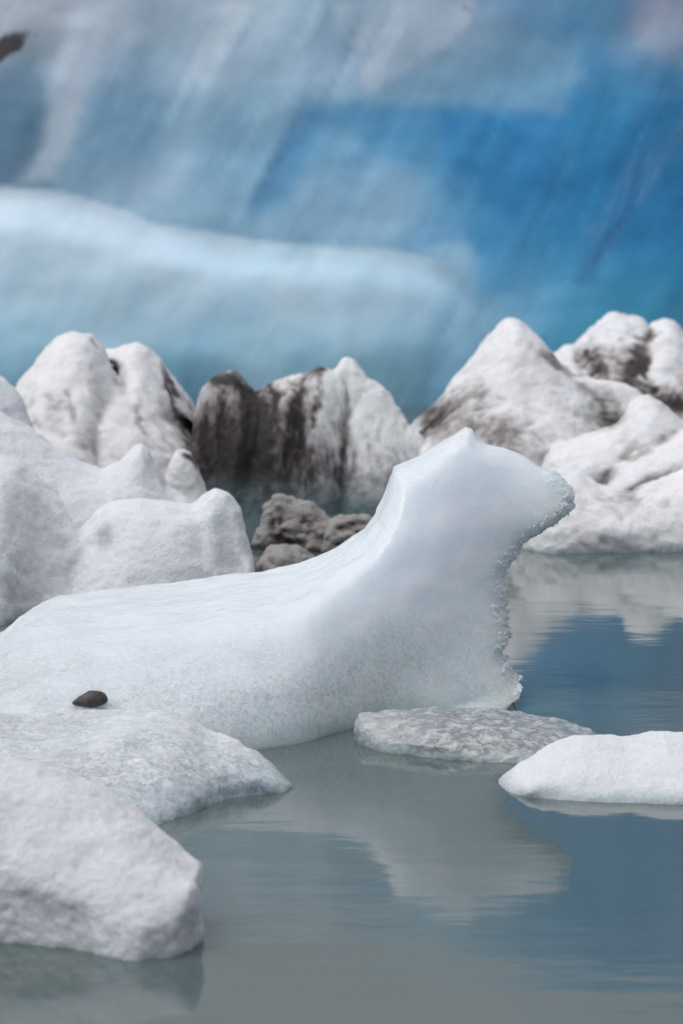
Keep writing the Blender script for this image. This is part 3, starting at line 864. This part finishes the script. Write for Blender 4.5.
right = berg('iceberg', [A0, A, B, E, Cc, D], 0.014, M_right, form_tone=(.35, .35, .25), disp= [(0.022, 1.9, 3, False, 8.3), (0.022, 7, 4, False, 4.0), (-0.008, 8, 4, True, 6.0), (0.005, 24, 3, False, 6.0)],
             carve=bowl,
             dirt_tone=[(440, 410, 36, 26, -30, .75), (425, 412, 16, 16, 0, .7), (500, 420, 40, 22, 10, .65), (505, 445, 34, 16, 10, .5), (560, 365, 8, 26, -50, 1.0), (610, 425, 40, 7, -20, .5),
                   (640, 455, 50, 5, -32, .5), (645, 482, 50, 6, -28, .6), (600, 400, 18, 12, 0, .3), (470, 380, 14, 30, 30, .3), (610, 440, 60, 60, 0, .12), (600, 515, 90, 14, 0, .2), (480, 395, 8, 14, 0, .5), (470, 440, 70, 30, 0, .5), (592, 408, 34, 24, 0, .30), (548, 352, 10, 22, -50, .45), (600, 535, 120, 10, 0, .3), (650, 500, 50, 20, 0, .25)])  # two of the marks darken the inside of the bowl
tag(right, 'large grey white iceberg with a pointed peak and a scooped bowl at right', 'iceberg')

# rubble ice between the streaked berg and the sculpted one
def chunk(top, y0, py, seed, dirt_tone, label):
    L = layer(top, y0, [(top[0][0] - 5, py), (top[-1][0] + 5, py)], lean=0.35, R=0.16, back=0.16, sharp=0.1, zb=-0.25)
    o = berg('ice_chunk', [L], 0.010, M_rubble, form_tone=(.6, .7), disp= [(0.06, 4.5, 3, False, seed), (0.026, 11, 4, False, seed + 2, (.7, 1, 1.5)), (0.010, 26, 3, False, 6.0)], dirt_tone=dirt_tone)
    tag(o, label, 'ice chunk', 'dirty ice rubble behind the sculpted ice')
    return o


chunk([(255, 560), (260, 520), (266, 504), (278, 497), (296, 502), (312, 503), (325, 513), (336, 522), (345, 560)], 20.95, 545, 1.0, [(275, 535, 20, 12, 0, 1.3), (290, 505, 25, 8, 0, -.6), (320, 530, 20, 14, 0, .8)],
      'largest grey lump of rubble ice, pale on top and black below')
chunk([(322, 560), (330, 522), (340, 514), (355, 516), (368, 518), (378, 528), (390, 560)], 20.75, 548, 3.0, [(350, 520, 20, 7, 0, 1.2), (360, 535, 20, 14, 0, .8)],
      'flat dark lump of rubble ice touching the right side of the largest lump')
chunk([(255, 590), (262, 562), (272, 547), (285, 544), (300, 550), (312, 560), (320, 590)], 20.2, 580, 5.0, [(285, 556, 20, 12, 0, .8)],
      'low grey lump of rubble ice nearest to the sculpted ice, below the largest lump')
sm = berg('ice_chunk', [layer([(156, 530), (166, 480), (172, 462), (180, 452), (188, 455), (196, 470), (206, 486), (220, 530)], 21.2, [(150, 545), (225, 545)], lean=0.3, R=0.2, back=0.16, sharp=0.3)],
          0.012, M_twin, [(0.03, 3, 3, False, 2.0), (0.012, 12, 3, True, 6.0)], dirt_tone=[(190, 459, 5, 12, -30, 2.2), (200, 475, 8, 10, 0, .5)])
tag(sm, 'small pointed white ice chunk with a black cap behind the left iceberg', 'ice chunk')
sl = berg('iceberg', [layer([(-120, 500), (-80, 410), (-40, 378), (-10, 372), (4, 380), (14, 392), (24, 408), (40, 440), (50, 520)], 20.9, [(-120, 540), (50, 540)], lean=0.4, R=0.3, back=0.16, sharp=0.1)],
          0.014, M_white, [(0.03, 3, 3, False, 2.0), (0.012, 12, 3, True, 6.0)])
tag(sl, 'pale iceberg just showing above the left iceberg at the photo edge', 'iceberg')

# near left white iceberg
lA = layer([(-220, 520), (-150, 430), (-80, 400), (-30, 398), (0, 410), (30, 425), (62, 448), (85, 462), (102, 468), (120, 460), (132, 448), (142, 441), (150, 450), (158, 468), (168, 484), (182, 494), (195, 502), (200, 560)], 20.0,
           [(-220, 590), (200, 590)], lean=0.5, R=0.4, back=0.16, sharp=0.2, k=0.08, bumps=[(110, 480, 40, 14, -.05, -10)])
lB = layer([(45, 600), (60, 555), (78, 527), (97, 508), (115, 500), (140, 497), (168, 500), (192, 503), (203, 495), (215, 487), (228, 492), (240, 508), (248, 535), (256, 562), (262, 600)], 19.1,
           [(70, 618), (262, 612)], lean=0.45, R=0.36, back=0.16, sharp=0.2, k=0.07, bumps=[(104, 542, 13, 17, -.14), (200, 540, 8, 40, -.04, 10), (150, 530, 30, 30, .06)])
lC = layer([(-220, 620), (-180, 520), (-100, 460), (-40, 450), (0, 452), (22, 460), (42, 480), (62, 502), (78, 525), (92, 555), (120, 600), (130, 640)], 18.95,
           [(-220, 625), (0, 628), (30, 615), (130, 610)], lean=0.55, R=0.5, back=0.16, sharp=0.2, k=0.04, bumps=[(10, 560, 30, 40, .05)])
left = berg('iceberg', [lA, lB, lC], 0.011, M_white, form_tone=(.22, .18), disp= [(0.022, 1.9, 3, False, 8.3), (0.012, 7, 4, False, 4.0), (-0.007, 7, 4, True, 16.0), (0.004, 24, 3, False, 6.0)],
            dirt_tone=[(10, 585, 30, 30, 0, .40), (60, 500, 6, 30, -40, .35), (20, 500, 30, 20, 0, .2), (245, 530, 4, 30, -10, .3), (103, 542, 10, 10, 0, .25), (150, 590, 60, 12, 0, .2)])
tag(left, 'white snowy iceberg with a small hollow behind the sculpted ice at left', 'iceberg')

# ------------------------------------------------------------------ the sculpted ice
YS = 16.7
SL = 0.46
EDGE = [(548, 472), (562, 478), (571, 490), (571, 505), (560, 516), (545, 527), (530, 535), (522, 545), (518, 554), (508, 563), (506, 580), (508, 605), (511, 622), (513, 636), (507, 650), (513, 664), (521, 675), (521, 686), (515, 696)]


def jag(pts):
    r = random.Random(5)
    out = []
    for a, b in zip(pts[:-1], pts[1:]):
        n = max(1, int(math.hypot(a[0] - b[0], a[1] - b[1]) / 3.2))
        for k in range(n):
            f = k / n
            out.append((a[0] + f * (b[0] - a[0]) + r.uniform(-2.6, 2.8), a[1] + f * (b[1] - a[1]) + r.uniform(-1.2, 1.2)))
    return out


S1 = layer([(-260, 700), (-200, 660), (-120, 640), (-60, 634), (0, 632), (25, 612), (60, 597), (130, 588), (200, 580), (262, 573), (300, 565), (335, 549), (365, 531), (378, 516), (385, 500), (390, 484), (394, 468), (404, 464), (413, 460),
            (428, 451), (440, 444), (452, 436), (466, 426.5), (472, 428), (478, 438), (486, 443), (505, 449), (525, 457), (538, 466), (548, 470), (558, 474)] + jag(EDGE[2:-1]) + [(512, 700), (508, 707), (507, 730)], YS,
           [(-260, 780), (0, 775), (150, 765), (262, 750), (310, 742), (345, 729), (390, 718), (430, 712), (515, 704)], lean=SL, R=0.42, back=0.26, sharp=0.0, zb=-0.35)


def s_mod(X, Z):
    # the head overhangs: body recedes under a curved crease that runs to the chin
    w = at(330, 560, YS)[0]; e = at(540, 540, YS)[0]
    t = (X - w) / (e - w)
    crease = at(372, 543, YS)[2] + 0.02 * np.sin(t * 3) + smooth(.45, 1.0, t) * 0.10
    m = smooth(0.0, 0.35, t)
    rec = -0.012 * smooth(crease + 0.03, crease - 0.06, Z) * m * smooth(-0.05, 0.35, Z)
    head = -0.03 * smooth(crease, crease + 0.42, Z) * m
    # belly hollow above the waterline ledge
    return rec + head


S1['mod'] = s_mod
S1['soften'] = 150
S1['y0pts'] = [(-260, 16.65), (150, 16.62), (300, 16.55), (440, 16.44), (580, 16.38)]
S1['Rfn'] = lambda xs: 0.42 - 0.28 * smooth(at(100, 560, YS)[0], at(370, 560, YS)[0], xs)


def under(F, X, Y, Z):
    return F


def near_edge(V):
    pts = [tuple(at(px, py, 16.38, SL)[[0, 2]]) for px, py in EDGE]
    return seg_dist(V[:, 0], V[:, 2], pts)


S2 = layer([(372, 722), (392, 713), (430, 703), (480, 693), (505, 688), (522, 683), (525, 689), (517, 699), (508, 712)], 16.28,
           [(372, 722), (430, 718), (508, 711)], lean=0.1, R=0.035, back=0.2, sharp=0.0, zb=-0.35, k=0.02, tmin=0.06)
sculpt = berg('sculpted_iceberg', [S1, S2], 0.006, M_sculpt, [(0.035, 1.6, 3, False, 12.3), (0.010, 5, 3, False, 4.0), (0.003, 26, 3, False, 6.0)],
              attrs_fn=lambda V, Q: {'edge': smooth(0.16, 0.0, near_edge(V))}, relax_it=1, yres=0.011)
tag(sculpt, 'smooth pale blue ice sculpted like an animal head with a glittering jagged right edge', 'iceberg')

# crystals along the broken edge of the head
dg = bpy.context.evaluated_depsgraph_get()


def bvh_of(o):
    me = o.data
    V = [o.location + v.co for v in me.vertices]
    return BVHTree.FromPolygons(V, [tuple(p.vertices) for p in me.polygons])


t_s = bvh_of(sculpt)
VV, QQ = [], []
ico_v = None


def shard(c, r, nrm):
    """an irregular six-sided crystal"""
    base = len(VV)
    ax = Vector((random.gauss(0, 1), random.gauss(0, 1), random.gauss(0, 1))) + Vector(nrm) * 1.5
    ax.normalize()
    q = ax.to_track_quat('Z', 'Y')
    n = 4
    L = r * random.uniform(.8, 1.6)
    VV.append(tuple(Vector(c) + q @ Vector((0, 0, L))))
    for k in range(n):
        a = 2 * math.pi * (k + random.uniform(-.25, .25)) / n
        VV.append(tuple(Vector(c) + q @ Vector((r * math.cos(a) * random.uniform(.5, 1.1), r * math.sin(a) * random.uniform(.5, 1.1), L * random.uniform(-.2, .3)))))
    VV.append(tuple(Vector(c) + q @ Vector((0, 0, -L))))
    for k in range(n):
        QQ.append((base, base + 1 + k, base + 1 + (k + 1) % n))
        QQ.append((base + 5, base + 1 + (k + 1) % n, base + 1 + k))


cum = [0]
for a, b in zip(EDGE[:-1], EDGE[1:]):
    cum.append(cum[-1] + math.hypot(a[0] - b[0], a[1] - b[1]))
for i in range(3000):
    t = random.uniform(0, cum[-1])
    k = max(j for j in range(len(cum) - 1) if cum[j] <= t)
    f = (t - cum[k]) / (cum[k + 1] - cum[k])
    px = EDGE[k][0] + f * (EDGE[k + 1][0] - EDGE[k][0]); py = EDGE[k][1] + f * (EDGE[k + 1][1] - EDGE[k][1])
    wv_ = 0.5 + 0.5 * math.sin(t * 0.21 + 2 * math.sin(t * 0.067)) * math.sin(t * 0.05 + 1)
    inset = random.expovariate(1 / (3.0 + 6.0 * wv_)) - 2.0
    if random.random() > (0.25 + 0.75 * wv_):
        continue
    px -= inset * (0.9 if py > 515 else 0.8); py -= inset * (0.5 if 515 > py else 0.35) * (1 if py > 500 else -0.2)
    P = Vector(at(px + random.gauss(0, 1), py + random.gauss(0, 1), 16.38 + random.uniform(-0.22, 0.06), SL))
    hit = t_s.find_nearest(P)
    if hit[0] is None or (hit[0] - P).length > 0.09:
        continue
    r = random.choice([.0015, .002, .003, .003, .004, .005]) if inset > 3 else random.choice([.003, .004, .005, .007, .009])
    shard(hit[0] + hit[1] * r * .2, r, hit[1])
me = bpy.data.meshes.new('crystal_edge')
loc = sculpt.location
me.from_pydata([tuple(Vector(v) - loc) for v in VV], [], QQ)
me.materials.append(M_crystal)
ce = bpy.data.objects.new('crystal_edge', me); col.objects.link(ce); ce.parent = sculpt
ce['label'] = 'sparkling fringe of clear ice crystals'

# ------------------------------------------------------------------ low ice in front
lobeL = layer([(-220, 740), (-160, 712), (-60, 706), (0, 711), (60, 713), (110, 710), (150, 709), (178, 712), (192, 716), (208, 726), (240, 741), (268, 761), (282, 776), (290, 786), (293, 800)], 15.0,
              [(-220, 850), (0, 845), (150, 831), (180, 822), (215, 806), (240, 801), (268, 797), (292, 790), (306, 786)], lean=0.0, R=0.25, back=0.16, sharp=0.1, zb=-0.3, tmin=0.06,
              bumps=[(230, 780, 30, 10, -0.05), (120, 790, 40, 10, -0.04, -15)])
lobeL['y0pts'] = [(-220, 15.0), (150, 15.0), (215, 14.85), (262, 14.62), (292, 14.46), (306, 14.42)]
lobe = berg('ice_floe', [lobeL], 0.007, M_lobe, [(0.035, 2.2, 3, False, 12.3), (0.014, 8, 3, False, 4.0), (0.006, 20, 4, False, 6.0)], yres=0.010)
tag(lobe, 'low grey crackled ice tongue running into the water below the dark stone', 'ice floe')

fr = layer([(-300, 850), (-240, 790), (-120, 757), (-60, 752), (0, 756), (40, 760), (70, 768), (95, 776), (118, 792), (145, 812), (164, 832), (185, 854), (199, 868), (201, 885), (198, 905), (200, 925), (197, 975)], 12.75,
           [(-300, 940), (0, 942), (40, 944), (75, 949), (105, 960), (130, 970), (155, 977), (205, 975)], lean=0.0, R=0.30, back=0.16, sharp=0.0, zb=-0.3,
           bumps=[(60, 860, 60, 20, .05, -15), (150, 900, 20, 30, .04)])
fr['y0pts'] = [(-300, 12.75), (90, 12.7), (160, 12.45), (200, 12.2)]
front = berg('iceberg', [fr], 0.0075, M_front, [(0.05, 2.0, 3, False, 22.3), (0.014, 8, 4, False, 4.0), (-0.006, 20, 3, True, 6.0), (0.0035, 42, 3, False, 2.0)], form_tone=(.2, .25),
             dirt_tone=[(140, 920, 20, 14, 0, .5), (160, 935, 18, 10, 0, .5), (40, 900, 40, 10, 0, .25), (80, 905, 12, 8, 0, .4)], yres=0.011)
tag(front, 'frosted white ice block in the near left corner of the water', 'iceberg')

rf = layer([(492, 800), (495, 783), (505, 776), (518, 767), (540, 752), (560, 742), (578, 737), (600, 735), (622, 736), (640, 733), (660, 730), (683, 731), (720, 734), (780, 750), (830, 780), (850, 800)], 14.85,
           [(486, 783), (500, 790), (510, 797), (535, 802), (580, 804), (683, 806), (850, 800)], lean=0.0, R=0.2, back=0.16, sharp=0.1, zb=-0.3, tmin=0.08)
rf['y0pts'] = [(486, 14.58), (510, 14.62), (560, 14.78), (620, 14.85), (850, 14.85)]
rfl = berg('ice_floe', [rf], 0.007, M_floe, [(0.025, 2.2, 3, False, 12.3), (0.008, 8, 3, False, 4.0), (-0.004, 18, 4, True, 6.0), (0.002, 45, 3, False, 2.0)], form_tone=(.1, .3), yres=0.010)
tag(rfl, 'small smooth white floe cut by the right edge of the photo', 'ice floe')

sb = layer([(352, 745), (353, 722), (358, 713), (372, 711), (400, 709), (440, 707), (480, 709), (520, 714), (560, 721), (590, 730), (600, 740)], 15.5,
           [(352, 746), (365, 752), (400, 755), (430, 758), (470, 762), (520, 765), (600, 765)], lean=0.0, R=0.10, back=0.16, sharp=0.0, zb=-0.2, tmin=0.1,
           bumps=[(420, 735, 60, 6, .03)])
slab = berg('ice_slab', [sb], 0.006, M_clear, [(0.02, 3, 3, False, 2.3), (0.012, 9, 4, False, 4.0), (-0.006, 24, 4, True, 6.0)], yres=0.008)
tag(slab, 'flat clear grey ice slab full of bubbles floating at the foot of the sculpted ice', 'ice slab')

# ------------------------------------------------------------------ stone on the ice
trees = [bvh_of(lobe), t_s]
best = None
o0 = Vector((0, 0, H)); d0 = Vector(ray(90, 706)).normalized()
for t in trees:
    h = t.ray_cast(o0, d0)
    if h[0] is not None and (best is None or h[3] < best[3]):
        best = h
P = best[0]; print('stone at', P)
a = P.y / FPX
nu, nv = 48, 28
sv = []
for j in range(nv + 1):
    ph = math.pi * j / nv
    for i in range(nu):
        th = 2 * math.pi * i / nu
        x, y, z = math.sin(ph) * math.cos(th), math.sin(ph) * math.sin(th), math.cos(ph)
        # low wedge: long thin left end, steep rounded right end
        hx = 18 * a * x
        top = 11.5 * a * (1 - 0.42 * max(0, (-x)) ** 1.1)
        sv.append((hx, 12 * a * y * (1 - .25 * max(0, -x)), z * (top if z > 0 else 5.5 * a * (1 - 0.3 * max(0, -x))) + 1.5 * a * x))
sv = np.array(sv)
sq = np.array([(j * nu + i, j * nu + (i + 1) % nu, (j + 1) * nu + (i + 1) % nu, (j + 1) * nu + i) for j in range(nv) for i in range(nu)])[:, ::-1]
nr = sv / (np.linalg.norm(sv, axis=1)[:, None] + 1e-9)
sv = sv + nr * (fbm(sv, 18, 3, seed=4.2) * 0.008)[:, None]
sv = sv + np.array([P.x, P.y + 0.02, P.z + 3.5 * a])
stone = make_mesh('stone', sv, sq, M_stone)
tag(stone, 'smooth dark brown stone lying alone on the pale ice', 'stone')
